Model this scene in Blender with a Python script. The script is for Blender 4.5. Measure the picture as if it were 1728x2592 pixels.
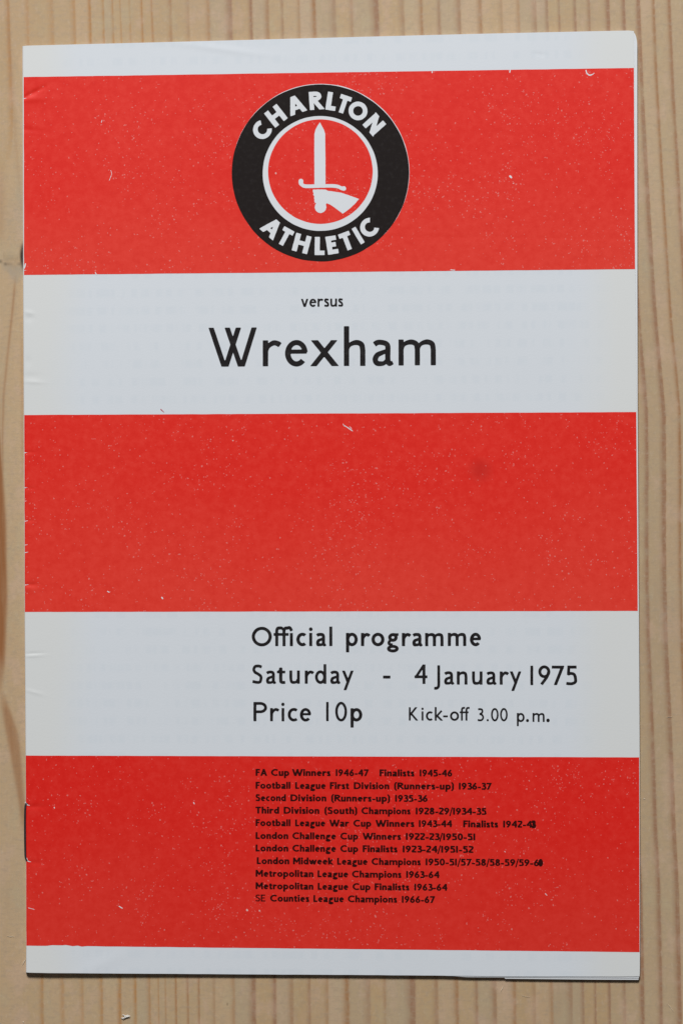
import bpy, math, random
import numpy as np
from mathutils import Matrix, Vector

# ------------------------------------------------------------------ scene, camera, light
for o in list(bpy.data.objects):
    bpy.data.objects.remove(o)
sc = bpy.context.scene
COL = sc.collection
sc.view_settings.view_transform = 'Standard'
sc.view_settings.look = 'None'
sc.view_settings.gamma = 1.0
sc.view_settings.exposure = 0.0

MM = 0.001
ZT = 1.35                       # height of the closed programme above the board (mm)
CAM_C = np.array([36.5925621, -0.0020, 522.103467 + ZT])
CAM_A = (8.30728576e-03, 6.42103344e-02, -3.66886817e-03)
FPX, PW, PH = 5800.0, 1728.0, 2592.0     # focal length and frame in photo pixels

def rotm(a, b, c):
    ca, sa, cb, sb, cc, s_ = math.cos(a), math.sin(a), math.cos(b), math.sin(b), math.cos(c), math.sin(c)
    Rx = np.array([[1, 0, 0], [0, ca, -sa], [0, sa, ca]])
    Ry = np.array([[cb, 0, sb], [0, 1, 0], [-sb, 0, cb]])
    Rz = np.array([[cc, -s_, 0], [s_, cc, 0], [0, 0, 1]])
    return Rz @ Ry @ Rx
RM = rotm(*CAM_A)
cd = bpy.data.cameras.new('camera')
cam = bpy.data.objects.new('camera', cd)
COL.objects.link(cam)
M4 = Matrix([[*RM[0], CAM_C[0]*MM], [*RM[1], CAM_C[1]*MM], [*RM[2], CAM_C[2]*MM], [0, 0, 0, 1]])
cam.matrix_world = M4
cd.sensor_fit = 'VERTICAL'
cd.sensor_height = 22.3
cd.sensor_width = 22.3
cd.lens = 22.3 * FPX / PH
cd.clip_start = 0.01
cd.clip_end = 50
sc.camera = cam

world = bpy.data.worlds.new('World')
sc.world = world
world.use_nodes = True
bg = world.node_tree.nodes['Background']
bg.inputs[0].default_value = (0.93, 0.96, 1.0, 1)
bg.inputs[1].default_value = 0.06

# the window beyond the top edge of the picture, the only lamp
ld = bpy.data.lights.new('window_light', 'AREA')
ld.shape = 'RECTANGLE'
ld.size, ld.size_y = 0.48, 0.38
ld.energy = 40.5
ld.color = (1.0, 0.985, 0.96)
lo = bpy.data.objects.new('window_light', ld)
COL.objects.link(lo)
lo.location = (-0.17, 1.42, 1.34)
lo.rotation_euler = (Vector((0.0, 0.0, 0.0)) - lo.location).to_track_quat('-Z', 'Y').to_euler()

# ------------------------------------------------------------------ measuring: a photo pixel on the plane z (mm)
def P(px, py, z):
    px = np.asarray(px, float); py = np.asarray(py, float); z = np.asarray(z, float)
    d = np.stack([(px - PW/2)/FPX, -(py - PH/2)/FPX, -np.ones_like(px*py)], -1) @ RM.T
    t = (z - CAM_C[2]) / d[..., 2]
    return np.stack([(CAM_C[0] + d[..., 0]*t)*MM, (CAM_C[1] + d[..., 1]*t)*MM, (z + 0*t)*MM], -1)

def slope(y):
    return np.interp(y, [184, 688, 1046, 1547, 1914, 2400], [-.0149, -.0097, -.0045, -.0013, .0032, .011])

# ------------------------------------------------------------------ small helpers
def tagd(o, **k):
    for a, b in k.items():
        o[a] = b
    return o

def mesh_obj(name, verts, faces, mat, parent=None, smooth=True):
    me = bpy.data.meshes.new(name)
    me.from_pydata([tuple(v) for v in verts], [], [tuple(f) for f in faces])
    me.materials.append(mat)
    if smooth:
        me.polygons.foreach_set('use_smooth', [True]*len(me.polygons))
    me.update()
    o = bpy.data.objects.new(name, me)
    COL.objects.link(o)
    if parent is not None:
        o.parent = parent
    return o

# ------------------------------------------------------------------ node helper
class NT:
    def __init__(s, name):
        s.m = bpy.data.materials.new(name); s.m.use_nodes = True
        s.t = s.m.node_tree; s.n = s.t.nodes; s.l = s.t.links
        s.b = s.n['Principled BSDF']
    def node(s, ty, **k):
        n = s.n.new(ty)
        for a, b in k.items():
            setattr(n, a, b)
        return n
    def put(s, sock, v):
        if isinstance(v, bpy.types.NodeSocket): s.l.new(v, sock)
        else: sock.default_value = v
    def math(s, op, a, b=0.0, c=0.0, clamp=False):
        n = s.node('ShaderNodeMath', operation=op, use_clamp=clamp)
        s.put(n.inputs[0], a); s.put(n.inputs[1], b); s.put(n.inputs[2], c)
        return n.outputs[0]
    def mix(s, f, a, b, blend='MIX'):
        n = s.node('ShaderNodeMix', data_type='RGBA', blend_type=blend)
        s.put(n.inputs[0], f); s.put(n.inputs[6], a); s.put(n.inputs[7], b)
        return n.outputs[2]
    def coord(s, scale=(1, 1, 1), loc=(0, 0, 0)):
        tc = s.node('ShaderNodeTexCoord'); mp = s.node('ShaderNodeMapping')
        s.l.new(tc.outputs['Object'], mp.inputs[0])
        mp.inputs['Scale'].default_value = scale; mp.inputs['Location'].default_value = loc
        return mp.outputs[0]
    def noise(s, vec, scale, detail=3, rough=.5):
        n = s.node('ShaderNodeTexNoise')
        s.l.new(vec, n.inputs['Vector']); n.inputs['Scale'].default_value = scale
        n.inputs['Detail'].default_value = detail; n.inputs['Roughness'].default_value = rough
        return n.outputs[0]
    def ramp(s, f, stops, interp='LINEAR'):
        n = s.node('ShaderNodeValToRGB'); n.color_ramp.interpolation = interp
        e = n.color_ramp.elements
        while len(e) < len(stops): e.new(.5)
        for q, (p, c) in zip(e, stops):
            q.position = p; q.color = (c, c, c, 1) if not hasattr(c, '__len__') else (*c, 1)
        s.l.new(f, n.inputs[0])
        return n.outputs[0]
    def step(s, v, a, b):      # smooth 0..1 between a and b
        n = s.node('ShaderNodeMapRange', interpolation_type='SMOOTHSTEP')
        s.put(n.inputs[0], v); n.inputs[1].default_value = a; n.inputs[2].default_value = b
        return n.outputs[0]
    def attr(s, name):
        n = s.node('ShaderNodeAttribute', attribute_name=name)
        return n
    def xyz(s, vec):
        n = s.node('ShaderNodeSeparateXYZ'); s.l.new(vec, n.inputs[0]); return n.outputs
    def bump(s, h, strength, dist):
        n = s.node('ShaderNodeBump'); n.inputs['Strength'].default_value = strength
        n.inputs['Distance'].default_value = dist
        s.l.new(h, n.inputs['Height']); s.l.new(n.outputs[0], s.b.inputs['Normal'])

# colours (linear)
C_PAPER = (0.737, 0.787, 0.853, 1)
C_PAPER_WARM = (0.75, 0.775, 0.785, 1)

def paper_material():
    t = NT('paper'); v = t.coord()
    x, y, z = t.xyz(v)
    n1 = t.noise(v, 22, 3)
    n2 = t.noise(v, 900, 3)
    left = t.step(t.math('ADD', x, t.math('MULTIPLY', n1, .012)), -.060, -.048)
    right = t.step(t.math('ADD', x, t.math('MULTIPLY', n1, .012)), .072, .060)
    inner = t.math('MULTIPLY', left, right)
    col = t.mix(inner, C_PAPER_WARM, C_PAPER)
    # the type of the inside page shows through very faintly, in rows
    row = t.math('FRACT', t.math('MULTIPLY', y, 1/.0041))
    row = t.math('MULTIPLY', t.step(row, .1, .3), t.step(row, .75, .55))
    vw = t.coord((260, 30, 1)); words = t.step(t.noise(vw, 2.2, 2), .42, .62)
    gh = t.math('MULTIPLY', t.math('MULTIPLY', row, words), inner)
    col = t.mix(t.math('MULTIPLY', gh, .06), col, (.35, .5, .62, 1))
    col = t.mix(t.math('MULTIPLY', t.step(n2, .62, .8), .05), col, (.5, .5, .48, 1))
    col = t.mix(t.math('MULTIPLY', t.step(n1, .4, .7), .06), col, (.62, .66, .70, 1))
    vs = t.node('ShaderNodeTexVoronoi'); t.l.new(v, vs.inputs['Vector']); vs.inputs['Scale'].default_value = 130
    dots = t.math('MULTIPLY', t.step(vs.outputs['Distance'], .035, .02), t.step(t.xyz(vs.outputs['Color'])[0], .86, .9))
    col = t.mix(t.math('MULTIPLY', dots, .35), col, (.25, .25, .26, 1))
    t.put(t.b.inputs['Base Color'], col)
    t.b.inputs['Roughness'].default_value = .62
    t.b.inputs['Specular IOR Level'].default_value = .35
    t.bump(t.math('ADD', t.noise(v, 2600, 3), t.math('MULTIPLY', n1, .6)), .10, .00012)
    return t.m

def red_material(name, seed, ytop, ybot, base, thin, amount, smudge=None):
    """Solid red letterpress ink: thinner towards one side of each band, mottled, pinholed."""
    t = NT(name); v = t.coord(loc=(seed, seed*.7, 0)); v0 = t.coord()
    x, y, z = t.xyz(v0)
    g = t.step(y, ytop, ybot)
    nb = t.noise(v, 28, 3); nm = t.noise(v, 620, 4, .7); nf = t.noise(v, 3000, 2)
    thinness = t.math('ADD', t.math('MULTIPLY', g, .75), t.math('MULTIPLY', t.math('SUBTRACT', nb, .5), 1.0), clamp=True)
    col = t.mix(thinness, base, thin)
    col = t.mix(t.math('MULTIPLY', t.step(nm, .38, .75), .30), col, tuple(min(1, c*1.12+.022) for c in thin[:3])+(1,))
    col = t.mix(t.math('MULTIPLY', t.step(nm, .5, .2), .35), col, (base[0]*.88, base[1]*.7, base[2]*.7, 1))
    # pinholes: two sizes of sparse paper-coloured specks, gathered in clusters
    cl = t.noise(t.coord((1, 1.0, 1), (seed*2.1, 3.3, 0)), 60, 3, .7)
    tot = None
    nz = t.node('ShaderNodeTexNoise'); t.l.new(v, nz.inputs['Vector']); nz.inputs['Scale'].default_value = 2400; nz.inputs['Detail'].default_value = 2
    vm = t.node('ShaderNodeVectorMath', operation='MULTIPLY_ADD'); t.l.new(nz.outputs['Color'], vm.inputs[0])
    vm.inputs[1].default_value = (.0006, .0006, 0); t.l.new(v, vm.inputs[2]); vj = vm.outputs[0]
    for sc_, rad, lo, hi, st in ((1450, .28, .90, .50, .28), (2700, .42, .80, .45, .26), (700, .15, .99, .62, .8)):
        vo = t.node('ShaderNodeTexVoronoi'); t.l.new(vj, vo.inputs['Vector']); vo.inputs['Scale'].default_value = sc_
        rnd = t.xyz(vo.outputs['Color'])[0]
        # threshold drops where the cluster noise is high
        th = t.math('SUBTRACT', lo + .12, t.math('MULTIPLY', t.step(cl, .42, .72), amount*.34))
        gate = t.step(t.math('SUBTRACT', rnd, th), 0.0, .04)
        rr = t.math('MULTIPLY', t.xyz(vo.outputs['Color'])[1], rad)
        dot = t.step(t.math('SUBTRACT', vo.outputs['Distance'], rr), .05, -.05)
        dd = t.math('MULTIPLY', t.math('MULTIPLY', gate, dot), st)
        tot = dd if tot is None else t.math('MAXIMUM', tot, dd)
    if smudge is not None:
        dx = t.math('SUBTRACT', x, float(smudge[0])); dy = t.math('SUBTRACT', y, float(smudge[1]))
        dd = t.math('SQRT', t.math('ADD', t.math('MULTIPLY', dx, dx), t.math('MULTIPLY', dy, dy)))
        col = t.mix(t.math('MULTIPLY', t.step(t.math('ADD', dd, t.math('MULTIPLY', nb, .002)), .0048, .0014), .62), col, (base[0]*.72, base[1]*.8, base[2]*.9, 1))
    col = t.mix(tot, col, (.80, .62, .60, 1))
    t.put(t.b.inputs['Base Color'], col)
    t.b.inputs['Roughness'].default_value = .5
    t.b.inputs['Specular IOR Level'].default_value = .30
    t.bump(t.math('ADD', nf, nm), .10, .00008)
    return t.m

def plain(name, col, rough=.6, spec=.3, metal=0, var=0.0, vs=300, col2=None):
    t = NT(name); v = t.coord()
    if var:
        n = t.noise(v, vs, 3, .6)
        c = t.mix(t.math('MULTIPLY', t.step(n, .45, .8), var), col, col2 or (.5, .5, .5, 1))
        t.put(t.b.inputs['Base Color'], c)
    else:
        t.b.inputs['Base Color'].default_value = col
    t.b.inputs['Roughness'].default_value = rough
    t.b.inputs['Specular IOR Level'].default_value = spec
    t.b.inputs['Metallic'].default_value = metal
    return t.m

M_PAPER = paper_material()
M_INSIDE = plain('inside_paper', (.76, .79, .83, 1), .65, .3, 0, .08, 60, (.6, .62, .64, 1))
RB = (.81, .019, .0100, 1); RTn = (.82, .052, .031, 1)
M_RED = [red_material('red_ink_top', 0.0, .088, .055, RB, RTn, 1.0),
         red_material('red_ink_middle', .31, .018, -.018, RB, RTn, .85, P(1215, 1190, ZT)),
         red_material('red_ink_bottom', .57, -.060, -.098, (.785, .015, .0085, 1), (.765, .036, .022, 1), .9)]
M_BLACK = plain('black_ink', (.011, .009, .0105, 1), .6, .18, 0, .30, 700, (.07, .07, .07, 1))
M_BADGE = plain('badge_black_ink', (.012, .008, .0078, 1), .65, .15, 0, .2, 900, (.055, .05, .05, 1))
M_OVER = plain('black_ink_on_red', (.028, .0022, .0022, 1), .65, .12, 0, .4, 1500, (.08, .005, .004, 1))
M_BARE = plain('unprinted_paper', (.765, .80, .855, 1), .62, .3)
M_STEEL = plain('staple_steel', (.11, .11, .125, 1), .42, .5, .8, .5, 900, (.02, .02, .02, 1))
M_FIBRE = plain('pale_fibre', (.80, .72, .60, 1), .8, .2)
M_SLIVER = plain('pale_splinter', (.74, .62, .47, 1), .7, .2)
M_FLUFF = plain('white_fluff', (.82, .80, .76, 1), .8, .2)

# ------------------------------------------------------------------ pine board
def wood_material():
    t = NT('pine'); v = t.coord(); x, y, z = t.xyz(v)
    R = t.attr('ring').outputs['Fac']
    msk = t.attr('marks').outputs['Color']
    amber, dark, grey = t.xyz(msk)
    fray = t.noise(t.coord((1, .10, 1)), 420, 4, .65)          # fibres running with the grain
    fray2 = t.noise(t.coord((1, .55, 1)), 1300, 3, .65)
    big = t.noise(t.coord((1, .12, 1)), 26, 3)
    R2 = t.math('ADD', R, t.math('ADD', t.math('MULTIPLY', t.math('SUBTRACT', fray, .5), .07),
                                 t.math('MULTIPLY', t.math('SUBTRACT', fray2, .5), .06)))
    f = t.math('FRACT', R2); idx = t.math('FLOOR', R2)
    wn = t.node('ShaderNodeTexWhiteNoise', noise_dimensions='1D'); t.l.new(idx, wn.inputs['W'])
    wn2 = t.node('ShaderNodeTexWhiteNoise', noise_dimensions='1D'); t.l.new(t.math('ADD', idx, 77.3), wn2.inputs['W'])
    # latewood: soft start, sharp end; wide on some rings, narrow on others
    wide = t.ramp(f, [(0, .5), (.05, .16), (.12, 0), (.58, 0.02), (.74, .40), (.86, .9), (.95, 1), (1, .7)])
    thin = t.ramp(f, [(0, .42), (.05, .10), (.10, 0), (.70, 0.01), (.82, .42), (.91, 1), (.97, .95), (1, .6)])
    late = t.mix(t.step(t.math('ADD', wn2.outputs[0], t.math('MULTIPLY', big, .4)), .65, 1.05), thin, wide)
    late = t.math('MULTIPLY', t.xyz(late)[0], t.math('MULTIPLY', t.attr('late').outputs['Fac'], 1.32))
    late = t.math('MULTIPLY', late, t.math('MULTIPLY_ADD', fray, .9, .52))
    early = t.mix(t.step(big, .3, .7), (.59, .430, .258, 1), (.55, .385, .215, 1))
    early = t.mix(t.math('MULTIPLY', t.step(wn2.outputs[0], .2, 1), .55), early, (.525, .425, .295, 1))
    early = t.mix(t.math('MULTIPLY', t.step(wn.outputs[0], .6, 1), .45), early, (.66, .48, .335, 1))
    latec = t.mix(t.step(wn.outputs[0], .3, .9), (.385, .215, .125, 1), (.42, .225, .105, 1))
    # the rings near the heart side carry more resin
    latec = t.mix(t.step(t.math('ADD', x, t.math('MULTIPLY', big, .02)), -.012, -.036), latec, (.50, .265, .105, 1))
    col = t.mix(t.math('MULTIPLY', late, 1.0, clamp=True), early, latec)
    # slow natural drift of tone across the board
    drift = t.noise(t.coord((1, .5, 1), (.37, .61, 0)), 9, 2)
    col = t.mix(t.math('MULTIPLY', t.step(drift, .30, .70), .38), col, (.74, .68, .64, 1), 'MULTIPLY')
    blot = t.noise(t.coord((1, .6, 1), (.9, .2, 0)), 190, 3, .6)
    col = t.mix(t.math('MULTIPLY', t.step(blot, .50, .68), .35), col, (.64, .445, .335, 1))
    col = t.mix(t.math('MULTIPLY', t.step(blot, .48, .30), .32), col, (.52, .44, .28, 1))
    # fuzz: short cross and along flecks from sanding
    cross = t.noise(t.coord((.28, 1, 1)), 1500, 3, .7)
    col = t.mix(t.math('MULTIPLY', t.step(cross, .46, .68), .36), col, (.44, .33, .23, 1))
    col = t.mix(t.math('MULTIPLY', t.step(fray2, .52, .75), .20), col, (.70, .58, .44, 1))
    col = t.mix(t.math('MULTIPLY', t.step(fray, .56, .8), .26), col, (.43, .30, .19, 1))
    iso = t.noise(v, 700, 4, .7)
    col = t.mix(t.math('MULTIPLY', t.step(iso, .52, .34), .28), col, (.38, .30, .22, 1))
    # grey-green bloom in patches between the rings on the right
    patch = t.noise(t.coord((1, .35, 1), (.3, 0, 0)), 55, 4, .7)
    col = t.mix(t.math('MULTIPLY', t.math('MULTIPLY', t.step(patch, .52, .70), t.step(iso, .42, .62)), .35), col, (.36, .31, .24, 1))
    col = t.mix(t.math('MULTIPLY', grey, t.math('MULTIPLY_ADD', fray2, .8, .25), clamp=True), col, (.36, .32, .26, 1))
    col = t.mix(t.math('MULTIPLY', amber, t.math('MULTIPLY_ADD', fray, 1.1, .48), clamp=True), col, (.33, .135, .048, 1))
    col = t.mix(t.math('MULTIPLY', dark, t.math('MULTIPLY_ADD', fray2, .4, .85), clamp=True), col, (.035, .015, .010, 1))
    # pores and pin specks
    vo = t.node('ShaderNodeTexVoronoi'); t.l.new(t.coord((1, .6, 1)), vo.inputs['Vector']); vo.inputs['Scale'].default_value = 170
    dots = t.math('MULTIPLY', t.step(vo.outputs['Distance'], .05, .02), t.step(t.xyz(vo.outputs['Color'])[0], .88, .93))
    col = t.mix(t.math('MULTIPLY', dots, .45), col, (.18, .12, .08, 1))
    t.put(t.b.inputs['Base Color'], col)
    t.b.inputs['Roughness'].default_value = .55
    t.b.inputs['Specular IOR Level'].default_value = .35
    hgt = t.math('ADD', t.math('MULTIPLY', late, -.8), t.math('ADD', t.math('MULTIPLY', cross, .35), t.math('MULTIPLY', fray2, .5)))
    t.bump(hgt, .22, .0002)
    return t.m
M_WOOD = wood_material()

LT = [24,72,135,190,230,263,287,305,329,361,385,434,478,530,587,638,680,716,758,797,849,891,957,1022,1068,1112,1164,1218,1270,1313,1356,1385,1415,1456,1491,1541,1580,1618,1655,1695]
LB = [112,164,213,262,309,347,384,405,421,449,479,506,545,595,648,700,743,787,831,884,938,977,1052,1109,1161,1210,1257,1306,1356,1400,1449,1478,1509,1545,1583,1630,1676,1724,1764,1808]
SY = [0,220,468,661,826,937,1047,1212,1296,1461,1626,1764,1957,2095,2260,2480,2592]
SX = [0,9,23,34,45,56,65.5,67,66,67,71,78,86,91,100,105,107]

# how strongly each ring shows, left to right
LS = [.62,.45,.45,.6,.85,.7,.6,.5,.45,.75,.7,.65,.35,.5,.8,.8,.6,.5,.42,.8,.5,.4,.85,.55,.7,.6,.6,.65,.35,.5,.55,.65,.65,.75,.55,1.0,.85,1.0,.8,.9]

def build_board():
    xs = np.unique(np.concatenate([np.linspace(-4200, -300, 14), np.linspace(-300, -20, 15), np.linspace(-20, 80, 120),
                                   np.linspace(80, 1600, 150), np.linspace(1600, 1760, 60), np.linspace(1760, 5900, 40)]))
    ys = np.unique(np.concatenate([np.linspace(-4200, -100, 20), np.linspace(-100, 2700, 420), np.linspace(2700, 6800, 20)]))
    X, Y = np.meshgrid(xs, ys)
    s = np.interp(Y, SY, np.array(SX)/107.0)
    below = Y > 2592; s = np.where(below, 1 + (Y-2592)*.00025, s); s = np.where(Y < 0, Y*.0003, s)
    lt = np.array([24-48*k for k in range(90, 0, -1)] + LT + [1695+42*k for k in range(1, 110)], float)
    lb = np.array([112-50*k for k in range(90, 0, -1)] + LB + [1808+44*k for k in range(1, 110)], float)
    R = np.zeros_like(X)
    for i in range(len(ys)):
        L = lt + (lb-lt)*s[i, 0] if True else lt
        R[i] = np.interp(X[i], L, np.arange(len(L)))
    LSa = np.array([.4+.5*abs(math.sin(k*1.7)) for k in range(86)] + [.1, .05, .03, .03] + LS + [.4+.5*abs(math.sin(k*2.3)) for k in range(109)])
    ST = LSa[np.clip(np.round(R).astype(int), 0, len(LSa)-1)]
    ST = ST*(1-(1/(1+np.exp((X-64)/3.0)))*(1/(1+np.exp(-(Y-350)/35))))
    # rings swirl round the knot under the left edge
    kx, ky = 78., 650.
    d2 = ((X-kx)/60)**2 + ((Y-ky)/120)**2
    R = R + 1.3*np.exp(-d2)*np.sign(X-kx)*0
    # on the far left the rings give way to the knot's own figure
    fade = 1/(1+np.exp((X-66)/6.0))
    ff = fade*(X > -260)/(1+np.exp(-(Y-400)/45))
    base_ring = lt.searchsorted(0)+.30
    R = R*(1-ff) + base_ring*ff
    def band(ptsx, ptsy, w, soft, y0, y1, fy):
        cx = np.interp(Y, ptsy, ptsx); ww = np.interp(Y, ptsy, w) if hasattr(w, '__len__') else w
        a = 1/(1+np.exp((np.abs(X-cx)-ww)/soft))
        return a * np.clip((Y-y0)/fy, 0, 1) * np.clip((y1-Y)/fy, 0, 1)
    am = np.zeros_like(X)
    am = np.maximum(am, .22*band([16, 24, 33, 40, 47, 54], [-60, 110, 220, 353, 430, 520], 3.5, 2.5, -300, 500, 90))
    am = np.maximum(am, .60*band([40, 33, 22, 10, 7, 8], [700, 780, 880, 1000, 1100, 1300], 2.2, 1.4, 695, 1320, 40))
    am = np.maximum(am, 1.0*band([-6, -8, -4, 0, 0, -4, -10, -24], [950, 1080, 1200, 1320, 1520, 1680, 1760, 1800], [3, 7, 12, 16, 19, 17, 13, 6], 2.0, 900, 1800, 140))
    am = np.maximum(am, .62*band([2, 14, 30, 40, 48, 57, 62], [1740, 1790, 1850, 1910, 1970, 2040, 2130], [4, 9, 15, 13, 10, 7, 4], 2.2, 1735, 2120, 60))
    am = np.maximum(am, .38*band([56, 57, 58], [800, 1000, 1300], 2.0, 1.8, 790, 1250, 110))
    am = np.maximum(am, .30*band([-4, 2, 0], [440, 500, 560], 8, 5, 380, 640, 60))
    dk = 1/(1+np.exp((np.sqrt(((X-68)/16.5)**2+((Y-648)/38)**2)-1)*11))
    dk = np.maximum(dk, .30*band([0, 18, 34, 54], [655, 664, 668, 668], 99, 1, 99999, 0, 1)) if False else dk
    line = np.interp(X, [-20, 0, 18, 40, 58], [650, 661, 670, 672, 668])
    dk = np.maximum(dk, .5*np.exp(-((Y-line)/2.6)**2)*(X > -20)*(X < 62))
    dk = np.maximum(dk, .16*np.clip(1-np.abs(Y-line+16)/16, 0, 1)*(X > 8)*(X < 62))
    low = np.interp(X, [0, 20, 40, 60, 75], [668, 690, 715, 700, 690])
    gy = 1/(1+np.exp(-(Y-line)/2.0))*1/(1+np.exp((Y-low)/3.5))*1/(1+np.exp(-(X-6)/4.0))
    gy = .75*gy*(X < 90)
    gy = np.maximum(gy, .42*np.exp(-((X-55)/16)**2-((Y-510)/75)**2))
    Z = np.zeros_like(X)
    V = P(X, Y, 0.0).reshape(-1, 3)
    ny, nx = X.shape
    n0 = nx*ny
    I = np.arange(n0).reshape(ny, nx)
    F = np.stack([I[:-1, :-1], I[1:, :-1], I[1:, 1:], I[:-1, 1:]], -1).reshape(-1, 4)
    # thickness: skirt and underside
    ring = np.concatenate([I[0, :], I[1:, -1], I[-1, -2::-1], I[-2:0:-1, 0]])
    V2 = V[ring].copy(); V2[:, 2] -= .026
    V = np.vstack([V, V2]); k = len(ring)
    F = [tuple(f) for f in F]
    for a in range(k):
        b = (a+1) % k
        F.append((ring[a], ring[b], n0+b, n0+a))
    F.append(tuple(range(n0, n0+k)))
    o = mesh_obj('table_top', V, F, M_WOOD, None, False)
    me = o.data
    pad = np.zeros(k)
    as_ = me.attributes.new('late', 'FLOAT', 'POINT'); as_.data.foreach_set('value', np.concatenate([ST.ravel(), ST.ravel()[ring]]))
    at = me.attributes.new('ring', 'FLOAT', 'POINT'); at.data.foreach_set('value', np.concatenate([R.ravel(), R.ravel()[ring]]))
    ac = me.attributes.new('marks', 'FLOAT_COLOR', 'POINT')
    C = np.zeros((n0+k, 4)); C[:n0, 0] = am.ravel(); C[:n0, 1] = dk.ravel(); C[:n0, 2] = gy.ravel(); C[:, 3] = 1
    ac.data.foreach_set('color', C.ravel())
    tagd(o, kind='structure', label='pale pine board with straight brown growth rings under the programme')
    return o
board = build_board()

# ------------------------------------------------------------------ the programme: shape of the front cover
LY = [100, 195, 696, 1050, 1548, 1912, 2100, 2393, 2470]; LX = [57.6, 57.8, 59.2, 60.8, 63.0, 65.5, 66.2, 67, 66.5]
RY = [70, 172, 681, 1043, 1546, 1917, 2410, 2475]; RX = [1603, 1603.5, 1606.5, 1609.5, 1613.3, 1617, 1618, 1617.5]
TX = [57, 70, 500, 850, 1200, 1500, 1600, 1606]; TY = [117, 115.5, 104.5, 95, 86, 79.2, 77.2, 78.5]
BX = [60, 66, 120, 340, 700, 864, 1110, 1270, 1500, 1612, 1620]; BY = [2461.5, 2462, 2463.2, 2464.5, 2466.8, 2467.6, 2469.5, 2471.5, 2472, 2472, 2470]

def bumpg(px, py, cx, cy, sx, sy, rot=0.):
    c, s = math.cos(rot), math.sin(rot)
    u = (px-cx)*c + (py-cy)*s; v = -(px-cx)*s + (py-cy)*c
    return np.exp(-(u/sx)**2-(v/sy)**2)

DENTS = [  # cx, cy, sx, sy, rot, depth(mm)
    (80, 238, 38, 5.5, -.50, -.16), (80, 250, 40, 8, .0, .07), (72, 328, 34, 6, .1, -.05), (75, 792, 13, 6, .2, .06), (74, 806, 11, 9, 0, -.05),
    (85, 967, 26, 5, .05, .05), (80, 952, 22, 8, .0, -.04), (72, 915, 8, 12, 0, -.05), (72, 1145, 16, 4, 0, -.06),
    (73, 1236, 16, 4, 0, -.06), (74, 1318, 14, 4, 0, -.06), (75, 1480, 20, 5, 0, -.10), (80, 1492, 30, 7, 0, .04),
    (85, 1654, 26, 3.6, -.05, -.05), (85, 1660, 26, 4, -.05, .05), (86, 1752, 24, 5, .25, .05),
    (560, 124, 110, 9, .13, .05), (1365, 138, 14, 6, .2, -.03), (260, 2440, 60, 18, -.45, .06), (1210, 1090, 60, 50, 0, -.05),
    (84, 2042, 30, 6, .0, -.08), (86, 2184, 24, 6, .1, -.06), (740, 330, 400, 6, .02, -.012), (500, 1000, 500, 200, 0, .10), (1200, 1800, 300, 500, 0, .08),
    (1080, 600, 500, 5, .01, -.01)]

def lay(px, py):
    """height of the cover's upper face above the board, mm"""
    px = np.asarray(px, float); py = np.asarray(py, float)
    z = 1.02 + .08*np.sin(py/520.+.6) + .06*np.clip((px-900)/700, 0, 1)**2
    z = z + .38*np.exp(-((px-60)/300)**2)*np.clip((py-2100)/360, 0, 1)**2        # foot of the spine stands up a little
    z = z + .04*np.clip((py-2330)/140, 0, 1)**2
    for cx, cy, sx, sy, r, d in DENTS:
        z = z + d*bumpg(px, py, cx, cy, sx, sy, r)
    # rounding of the fold
    e = np.clip((px - np.interp(py, LY, LX))/5.0, 0, 1)
    z = z - .30*(1-np.sqrt(1-(1-e)**2+1e-9))
    return z

def grid_sheet(name, mat, parent, s, t, fx, fy, fz, thick, extra_left=None):
    """sheet over parameters s (across) and t (down): fx(s,t) fy(s,t) in photo px, fz height, thickness in mm"""
    S, T = np.meshgrid(s, t)
    X = fx(S, T); Y = fy(S, T); Z = fz(X, Y)
    top = P(X, Y, Z); ny, nx = X.shape
    if thick <= 0:
        V = top.reshape(-1, 3); I = np.arange(nx*ny).reshape(ny, nx)
        F = np.stack([I[:-1, :-1], I[1:, :-1], I[1:, 1:], I[:-1, 1:]], -1).reshape(-1, 4)
        return mesh_obj(name, V, F, mat, parent)
    bot = top.copy(); bot[..., 2] -= thick*MM
    V = np.vstack([top.reshape(-1, 3), bot.reshape(-1, 3)]); n0 = nx*ny
    I = np.arange(n0).reshape(ny, nx)
    F = np.stack([I[:-1, :-1], I[1:, :-1], I[1:, 1:], I[:-1, 1:]], -1).reshape(-1, 4).tolist()
    J = I + n0
    F += np.stack([J[:-1, :-1], J[:-1, 1:], J[1:, 1:], J[1:, :-1]], -1).reshape(-1, 4).tolist()
    ring = np.concatenate([I[0, :], I[1:, -1], I[-1, -2::-1], I[-2:0:-1, 0]]).tolist(); k = len(ring)
    for a in range(k):
        b = (a+1) % k
        F.append((ring[a], ring[a]+n0, ring[b]+n0, ring[b]))
    return mesh_obj(name, V, F, mat, parent, False)

prog = bpy.data.objects.new('football_programme', None)
prog.empty_display_size = .02
COL.objects.link(prog)
tagd(prog, label='red and white striped vintage football programme lying on the pine board', category='programme')

rs = random.Random(5)
def jag(seed, amp, n=400):
    r = np.random.RandomState(seed); a = np.convolve(r.randn(n), np.ones(5)/5, 'same')*amp
    return lambda q: np.interp(np.asarray(q), np.linspace(0, 2700, n), a)

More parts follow.
